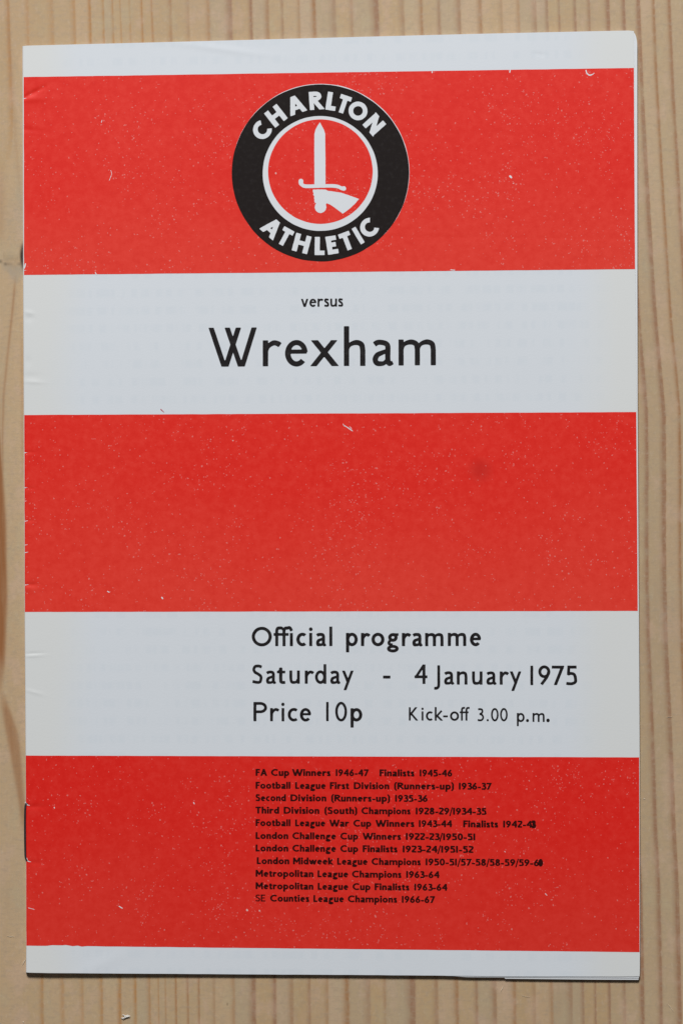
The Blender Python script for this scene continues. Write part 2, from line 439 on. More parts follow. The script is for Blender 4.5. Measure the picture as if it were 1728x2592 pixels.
# front cover
j1, j2 = jag(1, .5), jag(2, .5)
sx = np.unique(np.concatenate([np.linspace(0, .004, 7), np.linspace(.004, .05, 26), np.linspace(.05, .12, 16), np.linspace(.12, 1, 100)]))
ty = np.linspace(0, 1, 740)
def cfx(S, T):
    y = 100+T*2370
    return np.interp(y, LY, LX)*(1-S) + (np.interp(y, RY, RX)+.6*j1(y))*S
def cfy(S, T):
    x = 58+S*1556
    # the head corner is slightly rubbed
    return np.interp(x, TX, TY)*(1-T) + (np.interp(x, BX, BY)+.4*j2(x))*T
cover = grid_sheet('front_cover', M_PAPER, prog, sx, ty, cfx, cfy, lay, .11)

# back cover and the folded spine that joins it to the front
def back_z(X, Y): return .14 + 0*X
back = grid_sheet('back_cover', M_PAPER, prog, np.linspace(0, 1, 12), np.linspace(0, 1, 12),
                  lambda S, T: (66+S*1538) + T*4 - 3, lambda S, T: np.interp(58+S*1556, TX, TY+np.full(8, 3.))*(1-T) + (np.interp(58+S*1556, BX, BY)-4)*T, back_z, .11)
def spine():
    ys = np.linspace(0, 1, 160); V = []; F = []
    n = 14
    for i, q in enumerate(ys):
        y = 117.3+(2462.2-117.3)*q
        x0 = float(np.interp(y, LY, LX))
        zt = float(lay(x0+.05, y))-.02
        mid = (zt+.05)/2; r = mid-.05
        for a in range(n):
            an = math.radians(90+180*a/(n-1))
            z = mid+r*math.sin(an)
            bul = .30*abs(math.cos(an))*11.05*.13
            V.append(P(x0+.4-bul*1.0*(math.cos(an) < 0), y, z))
    for i in range(len(ys)-1):
        for a in range(n-1):
            k = i*n+a
            F.append((k, k+1, k+n+1, k+n))
    return mesh_obj('spine_fold', V, F, M_BARE, prog)
spine()

# inside leaves: they creep out past the cover on the right and sag below it at the foot
LEAVES = [  # right edge xs at RYs, foot ys (x list), z, radius
    dict(z=.98, rx=[1611.5, 1611.5, 1611.8, 1612.5, 1615.5, 1617.8, 1618.6, 1618], by=[(60, 2458), (950, 2462), (1110, 2469.5), (1180, 2473.4), (1620, 2475.6)], ty=79.2),
    dict(z=.80, rx=[1609, 1610, 1610.4, 1611, 1614, 1616, 1617.2, 1617], by=[(60, 2456), (900, 2460), (1268, 2468), (1275, 2477.4), (1500, 2479.6), (1620, 2480.2)], ty=80.4),
    dict(z=.60, rx=[1605, 1606, 1607, 1608, 1611, 1614, 1615.4, 1614], by=[(60, 2456), (900, 2462), (1620, 2473)], ty=82),
    dict(z=.42, rx=[1602, 1603, 1604, 1605, 1609, 1612, 1613, 1613], by=[(60, 2456), (900, 2460), (1620, 2470)], ty=83)]
for k, L in enumerate(LEAVES):
    def fx(S, T, L=L):
        y = 80+T*2395
        l = np.interp(y, LY, LX)+6+k
        r = np.interp(y, RY, L['rx'])
        # rounded corners
        ct = np.clip((116-y)/38, 0, 1); cb = np.clip((y-(2479-20))/20, 0, 1)
        r = r - 14*(1-np.sqrt(1-ct**2*.999)) - 7*(1-np.sqrt(1-cb**2*.999))
        return l*(1-S)+r*S
    def fy(S, T, L=L):
        x = 60+S*1555
        b = np.interp(x, [p[0] for p in L['by']], [p[1] for p in L['by']])
        tt = np.interp(x, TX, TY) + np.interp(x, [60, 1400, 1620], [5, 3, L['ty']-77.2])
        return tt*(1-T)+b*T
    def fz(X, Y, L=L, k=k):
        zc = lay(X, Y)-.16
        return zc+.03-.125*k if k < 2 else np.minimum(L['z'] + .10*np.clip((X-900)/700, 0, 1)**2, zc-.17*k)
    tt_ = np.unique(np.concatenate([np.linspace(0, .02, 14), np.linspace(.02, .985, 40), np.linspace(.985, 1, 16)]))
    ss_ = np.unique(np.concatenate([np.linspace(0, .5, 8), np.linspace(.5, .76, 20), np.linspace(.775, .785, 8), np.linspace(.785, 1, 24)]))
    grid_sheet('inside_leaf', M_INSIDE, prog, ss_, tt_, fx, fy, fz, .09)

# ------------------------------------------------------------------ red bands printed on the cover
BL = [(195, 696), (1050.5, 1549), (1912.5, 2393.5)]
BR = [(172, 681.3), (1043, 1546.3), (1917, 2410)]
for k in range(3):
    jt, jb, jl, jr = jag(20+k, .55), jag(30+k, .55), jag(40+k, .5), jag(50+k, .4)
    foot = [(66, 0), (110, 0), (125, -2), (150, -1.6), (160, -2.6), (178, 0.2), (190, -1.4), (200, .8), (215, -.6), (260, 0), (1700, 0)]
    def fx(S, T, k=k):
        y = (BL[k][0]+(BL[k][1]-BL[k][0])*T)
        inset = np.interp(y, [195, 696, 1050, 1548, 1700], [3.0, 2.6, 1.4, .9, .5])
        l = np.interp(y, LY, LX)+inset+.6*jl(y)
        y2 = (BR[k][0]+(BR[k][1]-BR[k][0])*T)
        r = np.interp(y2, RY, RX)-.7+.3*jr(y2)
        return l*(1-S)+r*S
    def fy(S, T, k=k):
        x = 60+S*1555
        f0 = np.interp(x, [p[0] for p in foot], [p[1] for p in foot])*(1.0 if k == 2 else 0)
        yl = BL[k][0]*(1-S)+BR[k][0]*S + jt(x)*.5
        yb = BL[k][1]*(1-S)+BR[k][1]*S + jb(x)*.5 + f0
        # the bands bow very slightly
        return yl*(1-T)+yb*T
    sx2 = np.unique(np.concatenate([np.linspace(0, .004, 7), np.linspace(.004, .05, 26), np.linspace(.05, .12, 50), np.linspace(.12, 1, 100)]))
    grid_sheet('red_band', M_RED[k], cover, sx2, np.linspace(0, 1, 190), fx, fy, lambda X, Y: lay(X, Y)+.022, 0)

# ------------------------------------------------------------------ flat print engine: strokes and shapes -> clean flat meshes
def cm(pts, n=6, closed=False):
    p = [np.array(q, float) for q in pts]
    if closed: ext = [p[-1]]+p+[p[0], p[1]]
    else: ext = [2*p[0]-p[1]]+p+[2*p[-1]-p[-2]]
    out = []
    for i in range(1, len(ext)-2):
        a, b, c, d = ext[i-1:i+3]
        for k in range(n):
            t = k/n
            out.append(.5*((2*b)+(-a+c)*t+(2*a-5*b+4*c-d)*t*t+(-a+3*b-3*c+d)*t**3))
    if not closed: out.append(p[-1])
    return [tuple(q) for q in out]

def arc(cx, cy, rx, ry, a0, a1, n=None):
    n = n or max(6, int(abs(a1-a0)/10))
    return [(cx+rx*math.cos(math.radians(a0+(a1-a0)*i/n)), cy+ry*math.sin(math.radians(a0+(a1-a0)*i/n))) for i in range(n+1)]

def sdf(shapes, X, Y, clip=None, k=0.0):
    """shapes: ('s', pts, w or [w..]) stroke, ('p', pts) polygon, ('d', x, y, r) disc"""
    D = np.full(X.shape, 9.0); acc = None
    ds = []
    for sh in shapes:
        if sh[0] == 's':
            pts, w = sh[1], sh[2]; rnd = len(sh) > 3
            ws = list(w) if hasattr(w, '__len__') else [w]*len(pts)
            if len(ws) != len(pts): ws = list(np.interp(np.linspace(0, 1, len(pts)), np.linspace(0, 1, len(ws)), ws))
            d = np.full(X.shape, 9.0)
            closed_ = math.hypot(pts[0][0]-pts[-1][0], pts[0][1]-pts[-1][1]) < 1e-6
            for i in range(len(pts)-1):
                (x0, y0), (x1, y1) = pts[i], pts[i+1]
                L = math.hypot(x1-x0, y1-y0)
                if L < 1e-9: continue
                ux, uy = (x1-x0)/L, (y1-y0)/L
                al = (X-x0)*ux+(Y-y0)*uy; pe = np.abs(-(X-x0)*uy+(Y-y0)*ux)
                wl = (ws[i]+(ws[i+1]-ws[i])*np.clip(al/L, 0, 1))/2
                d = np.minimum(d, np.maximum(pe-wl, np.abs(al-L/2)-L/2))
                if i > 0 or rnd:
                    q = np.hypot(X-x0, Y-y0)-ws[i]/2
                    if not rnd:                     # keep the joint discs behind the cut ends
                        for e, e1 in ((0, 1), (-1, -2)):
                            ex, ey = pts[e]; fx_, fy_ = ex-pts[e1][0], ey-pts[e1][1]; fl_ = math.hypot(fx_, fy_)
                            if math.hypot(ex-x0, ey-y0) < ws[i]*.75 and fl_ > 1e-9 and not closed_:
                                q = np.maximum(q, ((X-ex)*fx_+(Y-ey)*fy_)/fl_)
                    d = np.minimum(d, q)
            if rnd: d = np.minimum(d, np.hypot(X-pts[-1][0], Y-pts[-1][1])-ws[-1]/2)
            if len(pts) > 3 and math.hypot(pts[0][0]-pts[-1][0], pts[0][1]-pts[-1][1]) < 1e-6:
                d = np.minimum(d, np.hypot(X-pts[0][0], Y-pts[0][1])-ws[0]/2)
        elif sh[0] == 'd':
            d = np.hypot(X-sh[1], Y-sh[2])-sh[3]
        else:
            pts = sh[1]; d = np.full(X.shape, 1e9); ins = np.zeros(X.shape, bool)
            for i in range(len(pts)):
                (x0, y0), (x1, y1) = pts[i-1], pts[i]
                L2 = (x1-x0)**2+(y1-y0)**2
                t = np.clip(((X-x0)*(x1-x0)+(Y-y0)*(y1-y0))/max(L2, 1e-12), 0, 1)
                d = np.minimum(d, np.hypot(X-x0-t*(x1-x0), Y-y0-t*(y1-y0)))
                if y0 != y1:
                    c = ((y0 > Y) != (y1 > Y)) & (X < (x1-x0)*(Y-y0)/(y1-y0)+x0)
                    ins ^= c
            d = np.where(ins, -d, d)
        ds.append(d)
    D = ds[0]
    for d in ds[1:]:
        if k > 0:
            h = np.clip(.5+.5*(d-D)/k, 0, 1); D = d*(1-h)+D*h-k*h*(1-h)
        else:
            D = np.minimum(D, d)
    if clip is not None:
        D = np.maximum(D, np.maximum(clip[0]-Y, Y-clip[1]))
    return D

def smooth_noise(X, Y, cell, seed):
    r = np.random.RandomState(seed); g = r.rand(64, 64)*2-1
    u, v = X/cell+100, Y/cell+100
    i, j = np.floor(u).astype(int), np.floor(v).astype(int); fu, fv = u-i, v-j
    fu = fu*fu*(3-2*fu); fv = fv*fv*(3-2*fv)
    G = lambda a, b: g[a % 64, b % 64]
    return (G(i, j)*(1-fu)+G(i+1, j)*fu)*(1-fv)+(G(i, j+1)*(1-fu)+G(i+1, j+1)*fu)*fv

def march(D, X, Y):
    """iso-surface D<0 as polygons, welded"""
    ny, nx = D.shape; V = []; F = []; key = {}
    def vid(kk, x, y):
        if kk not in key:
            key[kk] = len(V); V.append((x, y))
        return key[kk]
    In = D < 0
    cnt = In[:-1, :-1].astype(int)+In[:-1, 1:]+In[1:, 1:]+In[1:, :-1]
    for j, i in zip(*np.nonzero(cnt)):
        cs = [(j, i), (j, i+1), (j+1, i+1), (j+1, i)]
        poly = []
        for a in range(4):
            p, q = cs[a], cs[(a+1) % 4]; dp, dq = D[p], D[q]
            if dp < 0: poly.append(vid(p, X[p], Y[p]))
            if (dp < 0) != (dq < 0):
                t = dp/(dp-dq); kk = (p, q) if p < q else (q, p)
                poly.append(vid(('e',)+kk, X[p]+t*(X[q]-X[p]), Y[p]+t*(Y[q]-Y[p])))
        if len(poly) >= 3: F.append(poly)
    return np.array(V).reshape(-1, 2), F

XHT = [.665]
def glyph(c, w, crossed=False):
    """centre-line drawing of one humanist sans letter, cap height 1: (shapes, advance width, clip)"""
    h = w/2; X = XHT[0]; S = []; clip = None; asc = 1.02
    s = lambda pts, ww=None, *a: S.append(('s', pts, ww or w, *a))
    sc_ = lambda pts, ww=None: S.append(('s', cm(pts), ww or w))
    def arch(x0, x1, top=X, y0=.36):
        sc_([(x0-.01, y0), (x0+.055, top*.80), (x0+(x1-x0)*.56, top-h*1.0), (x1-.035, top*.83), (x1, top*.62)], [w*.5, w*.72, w, w*1.02, w])
        s([(x1, top*.63), (x1, 0)])
    def bowl(cx, wd): s(arc(cx, X/2, wd/2-h, X/2-h+.008, 0, 360))
    if c == 'O': s(arc(.50, .5, .50-h, .512-h, 0, 360, 48)); adv = 1.0
    elif c == 'C': s(arc(.48, .5, .48-h, .512-h, 47, 313)); adv = .79
    elif c == 'D': s([(h, 0), (h, 1)]); s([(h, 1-h), (.34, 1-h)]+arc(.34, .5, .46-h, .5-h, 90, -90)+[(.34, h), (h, h)]); adv = .80
    elif c in 'EF':
        s([(h, 0), (h, 1)]); s([(h, 1-h), (.50, 1-h)]); s([(h, .52), (.45, .52)]); adv = .48
        if c == 'E': s([(h, h), (.52, h)]); adv = .53
    elif c == 'H': s([(h, 0), (h, 1)]); s([(.74-h, 0), (.74-h, 1)]); s([(h, .52), (.74-h, .52)]); adv = .74
    elif c == 'I': s([(h, 0), (h, 1)]); adv = w
    elif c == 'J': sc_([(.235, 1), (.235, .5), (.235, .0), (.205, -.13), (.12, -.195), (.0, -.19)]); adv = .31
    elif c == 'K': s([(h, 0), (h, 1)]); s([(w*.6, .40), (.60, 1.06)]); s([(.16, .54), (.66, -.05)]); adv = .62; clip = (0, 1)
    elif c == 'L': s([(h, 0), (h, 1)]); s([(h, h), (.48, h)]); adv = .47
    elif c == 'M':
        s([(h, 0), (h, 1)]); s([(.84-h, 0), (.84-h, 1)]); s([(h*.9, 1.0), (.42, .33), (.84-h*.9, 1.0)], w*.95); adv = .84; clip = (0, 1)
    elif c == 'N': s([(h, 0), (h, 1)]); s([(.76-h, 0), (.76-h, 1)]); s([(h*.6, 1.05), (.76-h*.6, -.05)]); adv = .76; clip = (0, 1)
    elif c in 'PR':
        by = .42 if c == 'P' else .47
        s([(h, 0), (h, 1)]); cy = (1+by)/2
        s([(h, 1-h), (.33, 1-h)]+arc(.33, cy, .33-h, (1-by)/2-h, 90, -90)+[(.33, by+h), (h, by+h)])
        adv = .64
        if c == 'R': s([(.27, .52), (.69, -.05)]); clip = (0, 1); adv = .66
    elif c == 'A':
        s([(h*.95-.02, -.05), (.395, 1.05)]); s([(.75-h*.95+.02, -.05), (.355, 1.05)]); s([(.14, .32), (.61, .32)], w*.9); adv = .75; clip = (0, 1)
    elif c == 'S': sc_([(.50, .875), (.34, 1-h), (.16, .90), (h+.01, .75), (.15, .605), (.31, .51), (.45, .39), (.53-h, .24), (.40, .09), (.24, h), (.02, .12)]); adv = .55
    elif c == 'T': s([(.31, 0), (.31, 1)]); s([(0, 1-h), (.62, 1-h)]); adv = .62
    elif c == 'W':
        clip = (0, 1)
        if crossed:
            s([(.052, 1.07), (.436, -.08)]); s([(.80, 1.07), (.430, -.08)]); s([(.465, 1.07), (.858, -.08)]); s([(1.203, 1.07), (.848, -.08)]); adv = 1.25
        else:
            s([(.04, 1.07), (.322, -.07)]); s([(.312, -.07), (.565, 1.0)]); s([(.535, 1.0), (.788, -.07)]); s([(.778, -.07), (1.06, 1.07)]); adv = 1.10
    elif c == 'a':
        sc_([(.055, .55), (.13, .60), (.245, X-h), (.345, X-.10), (.385, .50), (.385, .36)])
        sc_([(.385, .40), (.385, .20), (.395, .10), (.43, .05), (.51, .085)], [w, w, w, w*.85, w*.7])
        sc_([(.385, .395), (.26, .345), (.13, .28), (h+.01, .17), (.11, .075), (.20, h-.01), (.30, .075), (.385, .18)], [w*.7, w*.85, w, w*1.02, w, w*.95, w*.8, w*.6]); adv = .51
    elif c == 'b': s([(h, 0), (h, asc)]); bowl(.30, .58); adv = .59
    elif c == 'c': s(arc(.29, X/2, .29-h, X/2-h+.008, 52, 308)); adv = .48
    elif c == 'd': s([(.58-h, 0), (.58-h, asc)]); bowl(.28, .56); adv = .58
    elif c == 'e': s(arc(.285, X/2, .275-h, X/2-h+.008, 4, 318), [w*.95, w, w, w*1.05, w, w]); s([(h, .375), (.535, .375)], w*.80); adv = .55
    elif c == 'f': sc_([(.16, 0), (.16, .45), (.16, .80), (.20, .93), (.29, 1.03-h), (.39, .955)]); s([(0, X-h), (.33, X-h)], w*.9); adv = .335
    elif c == '\ufb03':
        s([(0, X-h*.9), (.79, X-h*.9)], w*.88)
        sc_([(.165, 0), (.165, .45), (.165, .80), (.215, .935), (.32, 1.03-h), (.43, .95), (.50, .86)], [w, w, w, w, w, w*.9, w*.7])
        sc_([(.545, 0), (.545, .45), (.545, .80), (.60, .935), (.72, 1.03-h), (.85, .965), (.945, .80)], w)
        s([(.93, 0), (.93, X)]); adv = 1.0
    elif c == '\ufb00':
        s([(0, X-h*.9), (.67, X-h*.9)], w*.88)
        sc_([(.165, 0), (.165, .45), (.165, .80), (.215, .935), (.30, 1.03-h), (.40, .965)], w)
        sc_([(.51, 0), (.51, .45), (.51, .80), (.56, .935), (.64, 1.03-h), (.75, .955)], w); adv = .75
    elif c == 'g':
        s(arc(.30, .455, .235-h, .228-h, 0, 360)); s([(.33, X-h), (.58, X-h)], w*.8)
        sc_([(.17, .30), (.10, .19), (.13, .10), (.28, .065)], w*.85)
        s(arc(.295, -.135, .295-h, .20-h, 0, 360), w*.95); adv = .58
    elif c == 'h': s([(h, 0), (h, asc)]); arch(w*.62, .53-h); adv = .53
    elif c == 'i': s([(h, 0), (h, X)]); S.append(('d', h, .885, w*.60)); adv = w
    elif c == 'k': s([(h, 0), (h, asc)]); s([(w*.6, .255), (.50, X+.06)], w*.95); s([(.17, .37), (.56, -.05)]); adv = .54; clip = (0, asc)
    elif c == 'l': s([(h, 0), (h, asc)]); adv = w
    elif c == 'm': s([(h, 0), (h, X)]); arch(w*.62, .475, y0=.34); arch(.475+h*.2, .94-h, y0=.34); adv = .94
    elif c == 'n': s([(h, 0), (h, X)]); arch(w*.62, .53-h); adv = .53
    elif c == 'o': bowl(.305, .61); adv = .61
    elif c == 'p': s([(h, -.33), (h, X)]); bowl(.30, .58); adv = .59
    elif c == 'r': s([(h, 0), (h, X)]); sc_([(w*.62, .33), (w*.95, .50), (.25, X-h*1.05), (.35, X-h*1.25), (.415, X-h*1.9)], [w*.5, w*.8, w*.98, w*1.02, w*1.02]); adv = .43
    elif c == 's': sc_([(.35, .575), (.235, X-h), (.12, .605), (h+.005, .505), (.14, .405), (.255, .325), (.385-h, .20), (.29, .085), (.17, h-.003), (.02, .095)]); adv = .385
    elif c == 't':
        sc_([(.17, .84), (.17, .5), (.17, .20), (.195, .09), (.27, h-.005), (.37, .08)]); s([(.0, X-h), (.37, X-h)], w*.9)
        S.append(('p', [(.0, X-w*.5), (.19, .88), (.19, X-w*.5)])); adv = .37
    elif c == 'u':
        sc_([(h, X), (h, .40), (h+.005, .22), (.12, .09), (.225, h-.008), (.35, .10), (.45-h*.5, .24)], [w, w, w, w, w, w*.85, w*.6]); s([(.53-h, X), (.53-h, 0)]); adv = .53
    elif c == 'v': s([(h*.9-.02, X+.06), (.285, -.05)]); s([(.55-h*.9+.02, X+.06), (.265, -.05)]); adv = .55; clip = (0, X)
    elif c == 'w': s([(.05, X+.06), (.265, -.05)]); s([(.235, -.05), (.43, X)]); s([(.40, X), (.60, -.05)]); s([(.57, -.05), (.785, X+.06)]); adv = .84; clip = (0, X)
    elif c == 'x': s([(.035, X+.06), (.60, -.06)], w*1.03); s([(.575, X+.06), (.01, -.06)], w*.92); adv = .62; clip = (0, X)
    elif c == 'y': s([(.045, X+.06), (.32, .05)]); s([(.545, X+.06), (.12, -.40)], w*.95); adv = .58; clip = (-.33, X)
    elif c == '0': s(arc(.30, .5, .30-h, .512-h, 0, 360, 40)); adv = .60
    elif c == '1': s([(h+.02, 0), (h+.02, 1)]); adv = w+.06
    elif c == '2': sc_([(.05, .82), (.13, .915), (.265, 1-h), (.40, .90), (.45, .755), (.39, .59), (.22, .36), (.055, .08)]); s([(.03, h), (.52, h)]); adv = .52
    elif c == '3': sc_([(.06, .91), (.20, 1-h), (.36, .90), (.41, .76), (.34, .615), (.18, .555)]); sc_([(.18, .555), (.36, .50), (.46, .36), (.455, .22), (.35, .09), (.19, h), (.03, .09)]); adv = .50
    elif c == '4': s([(.47, -.0), (.47, 1)]); s([(.06, .34), (.47, .98)], w*.86); s([(0.0, .365), (.64, .365)], w*.92); adv = .62; clip = (0, 1.02)
    elif c == '5': s([(.13, 1-h), (.52, 1-h)]); s([(.15, 1), (.13, .52)], w*.95); sc_([(.10, .555), (.24, .60), (.40, .55), (.54-h, .36), (.46, .16), (.31, h), (.17, h-.005), (.03, .09)]); adv = .55
    elif c in '69':
        a = arc(.29, .315, .29-h, .325-h, 0, 360); b = cm([(.43, .97), (.28, .76), (.15, .55), (h+.01, .32)])
        if c == '9': a = [(.58-p, 1-q) for p, q in a]; b = [(.58-p, 1-q) for p, q in b]
        s(a); s(b, w*.98); adv = .58
    elif c == '7': s([(.0, 1-h), (.57, 1-h)]); s([(.53, 1.0), (.15, -.05)]); adv = .55; clip = (0, 1)
    elif c == '8': s(arc(.285, .745, .235-h*.9, .262-h, 0, 360)); s(arc(.285, .285, .285-h, .295-h, 0, 360)); adv = .57
    elif c == '-': s([(0, .32), (.36, .32)], w*.95); adv = .36
    elif c == '.': S.append(('d', h*1.2, h*1.05, w*.62)); adv = w*1.2
    elif c == '/': s([(.0, -.20), (.27, 1.06)], w*.66); adv = .27
    elif c in '()':
        b = cm([(.26, 1.06), (.11, .78), (h, .44), (.11, .08), (.26, -.20)])
        if c == ')': b = [(.26-p, q) for p, q in b]
        s(b, [w*.7, w*.9, w, w*.9, w*.7]); adv = .26
    else: raise ValueError(c)
    return S, adv, clip

GC = {}
def gmesh(c, w, n, k, rough, var, crossed=False, fat=0.0):
    key = (c, w, n, k, rough, var, crossed, fat, XHT[0])
    if key not in GC:
        S, adv, clip = glyph(c, w, crossed)
        gx = np.arange(-.16, adv+.26, 1/n); gy = np.arange(-.46, 1.18, 1/n)
        X, Y = np.meshgrid(gx, gy)
        wx = smooth_noise(X, Y, .16, 7+var)*rough*.6; wy = smooth_noise(X, Y, .16, 70+var)*rough*.6
        D = sdf(S, X+wx, Y+wy, clip, k) + smooth_noise(X, Y, .06, hash(c) % 97 if False else ord(c)+var)*rough - fat
        D = D + 1e-6
        GC[key] = (*march(D, X, Y), adv)
    return GC[key]

class Print:
    """collects flat shapes in photo px and lays them on the cover"""
    def __init__(s): s.V = []; s.F = []; s.n = 0
    def add(s, V, F):
        s.V.append(V); s.F += [[a+s.n for a in f] for f in F]; s.n += len(V)
    def build(s, name, mat, parent, lift, label=None):
        V = np.vstack(s.V); z = lay(V[:, 0], V[:, 1])+lift
        W = P(V[:, 0], V[:, 1], z)
        o = mesh_obj(name, W, s.F, mat, parent, False)
        if label: o['label'] = label
        return o

def word(pr, text, x0, x1, base, cap, w, n=24, k=.02, rough=.012, tilt=None, fat=0.0, gap=.11, xs=None, crossed=False, dy=0, wmap=None, smax=1.12, tmax=.20, ws=None):
    gl = []
    for i, c in enumerate(text):
        gl.append(gmesh(c, (wmap or {}).get(i, w), n, k, rough, i % 3, crossed, fat))
    nat = sum(g[2] for g in gl); m = len(gl)
    tr = ((x1-x0)/cap - nat)/max(1, m-1) if m > 1 else 0
    wsc = 1.0
    if tr < .045 and m > 1:         # squeeze letters when the word is set tighter than drawn
        wsc = ((x1-x0)/cap - .045*(m-1))/nat; tr = .045
    elif tr > tmax and m > 1 and xs is None:
        wsc = min(smax, ((x1-x0)/cap - tmax*(m-1))/nat); tr = ((x1-x0)/cap-nat*wsc)/(m-1)
    sl = slope(base) if tilt is None else tilt
    u = 0.0
    for i, (V, F, adv) in enumerate(gl):
        if xs is not None: u = (xs[i]-x0)/cap
        q = (V[:, 0]*(ws[i] if ws else wsc)+u)*cap; v = V[:, 1]*cap
        jit = [0, .12, -.15, .05, .2, -.1, 0.08][(i*5+len(text)) % 7]
        px = x0+q+v*sl*.0; py = base+dy+jit*cap/48 + sl*(q+x0-x00(base)) - v
        pr.add(np.stack([px, py], 1), F)
        u += adv*wsc+tr
BASEX = [650.0]
def x00(b): return BASEX[0]

TP = .050   # lift of type above the cover, mm
BASEX[0] = 527
pr = Print()
word(pr, 'Wrexham', 527, 1102, 928.0, 98.5, .130, n=60, k=.004, rough=.001, tilt=-.0060, crossed=True,
     xs=[527, 665, 720.5, 787, 870, 941.5, 1008], ws=[1, 1.07, 1.06, 1.12, 1.04, 1.04, 1.02])
pr.build('printed_word', M_BLACK, cover, TP, 'large black widely spaced name in the upper white band')
pr = Print(); BASEX[0] = 762
word(pr, 'versus', 762, 868, 776.6, 30.5, .150, n=36, k=.01, rough=.003, smax=1.35, tmax=.095)
pr.build('printed_word', M_BLACK, cover, TP, 'small black word versus above the large name')
BASEX[0] = 640; XHT[0] = .688
def line(words, mat, label, **kw):
    pr = Print()
    for t, a, b, base, cap, *o in words:
        d = dict(kw); d.update(o[0] if o else {})
        BASEX[0] = a
        word(pr, t, a, b, base, cap, d.pop('w'), **d)
    return pr.build('printed_line', mat, cover, TP, label)
WM = {'O': 1.05, 'c': 1.10, 'a': 1.03, 'p': 1.05, 'r': 1.06, 'o': 1.12, 'g': 1.06, 'm': 1.03, 'e': 1.07, 't': 1.18, 'u': 1.03, 'd': 1.02, 'n': 1.05, 'P': 1.08,
      '9': 1.07, '7': 1.08, '5': 1.08, '0': 1.03, 'k': 1.04, '4': 1.04}
def za(zs): return [600+z*.3189 for z in zs]
def zb(zs): return [1000+z*.3189 for z in zs]
def mline(words, label, w):
    pr = Print()
    for t, xs_, base, cap, *o in words:
        d = dict(w=w, n=44, k=.010, rough=.003); d.update(o[0] if o else {})
        BASEX[0] = xs_[0]; sq = d.pop('sq', 1.0)
        word(pr, t, xs_[0], xs_[0]+100, base, cap, d.pop('w'), xs=xs_, ws=[WM.get(c, 1.0)*sq for c in t], **d)
    return pr.build('printed_line', M_BLACK, cover, TP, label)
mline([('O\ufb03cial', za([117, 290, 470, 572, 625, 731]), 1635.2, 48.2), ('programme', za([863, 982, 1065, 1187, 1306, 1388, 1490, 1670, 1844]), 1635.2, 48.2, dict(k=.016))],
      'heavy black line reading Official programme', .160)
mline([('Saturday', za([120, 228, 316, 415, 537, 618, 737, 833]), 1730.4, 48.4), ('-', za([1157]), 1730.2, 52), ('4', za([1406]), 1730.8, 49),
       ('January', zb([308, 385, 487, 608, 720, 827, 908]), 1732.4, 48.4, dict(tilt=.002)), ('1975', zb([1067, 1133, 1240, 1350]), 1733.8, 49)],
      'black line giving the date of the match', .146)
mline([('Price', za([130, 262, 353, 402, 497]), 1825.3, 48.4), ('10', za([703, 778]), 1825.3, 48.4, dict(w=.13)), ('p', za([899]), 1825.5, 48, dict(w=.158)),
       ('Kick-o\ufb00', zb([107, 208, 242, 312, 378, 433, 510]), 1823.6, 33.5, dict(w=.14)), ('3.00', zb([650, 724, 758, 830]), 1825.2, 32.8, dict(w=.138, sq=.95)),
       ('p.m.', zb([963, 1036, 1087, 1197]), 1827, 32.6, dict(w=.145, sq=.97, wmap={1: .19, 3: .22}))],
      'black line giving the price and the kick-off time', .142)

D19 = 17.3; XHT[0] = .71
LINES = [
 (1963.6, [('FA', 647, 676), ('Cup', 686, 732), ('Winners', 740, 836), ('1946-47', 849, 931.5), ('Finalists', 960, 1047.7), ('1945-46', 1061, 1143.6)], 'first small line listing cup winners years'),
 (1996.2, [('Football', 647, 735), ('League', 747, 824), ('First', 834.6, 883), ('Division', 895, 984.6), ('(Runners-up)', 997, 1148), ('1936-37', 1160, 1242)], 'second small line of the honours list'),
 (2027.6, [('Second', 647, 723.6), ('Division', 735, 825.7), ('(Runners-up)', 838, 986.6), ('1935-36', 999, 1081.6)], 'third small line of the honours list'),
 (2059.2, [('Third', 646.6, 706.5), ('Division', 718, 808), ('(South)', 821, 903.7), ('Champions', 914.4, 1038), ('1928-29/1934-35', 1051, 1230)], 'fourth small line of the honours list'),
 (2090.8, [('Football', 647, 735), ('League', 747, 823), ('War', 834, 882.5), ('Cup', 894, 939), ('Winners', 950.7, 1047.7), ('1943-44', 1059, 1143), ('Finalists', 1171.4, 1259.4), ('1942-4', 1272, 1345), ('3', 1344.5, 1356, )], 'fifth small line of the honours list'),
 (2123.4, [('London', 647, 729.5), ('Challenge', 740, 850), ('Cup', 861, 906), ('Winners', 918, 1014), ('1922-23/1950-51', 1026, 1202.8)], 'sixth small line of the honours list'),
 (2154.9, [('London', 647, 729.5), ('Challenge', 740, 850), ('Cup', 861, 906), ('Finalists', 917.5, 1005), ('1923-24/1951-52', 1018, 1197)], 'seventh small line of the honours list'),
 (2187.0, [('London', 650, 732), ('Midweek', 741.5, 842), ('League', 853, 929.7), ('Champions', 940, 1063.8), ('1950-51/57-58/58-59/59-6', 1076, 1363), ('0', 1362, 1373.7)], 'eighth small line of the honours list, last figures blotted'),
 (2219.0, [('Metropolitan', 647, 793), ('League', 803.5, 880.8), ('Champions', 890.7, 1015), ('1963-64', 1027, 1111)], 'ninth small line of the honours list'),
 (2250.6, [('Metropolitan', 647, 793), ('League', 804, 881), ('Cup', 892, 937), ('Finalists', 947.6, 1035), ('1963-64', 1047.5, 1131)], 'tenth small line of the honours list'),
 (2281.6, [('SE', 646.6, 672), ('Counties', 683.6, 782), ('League', 793, 870), ('Champions', 880, 1004), ('1966-67', 1016, 1099)], 'last small line of the honours list')]
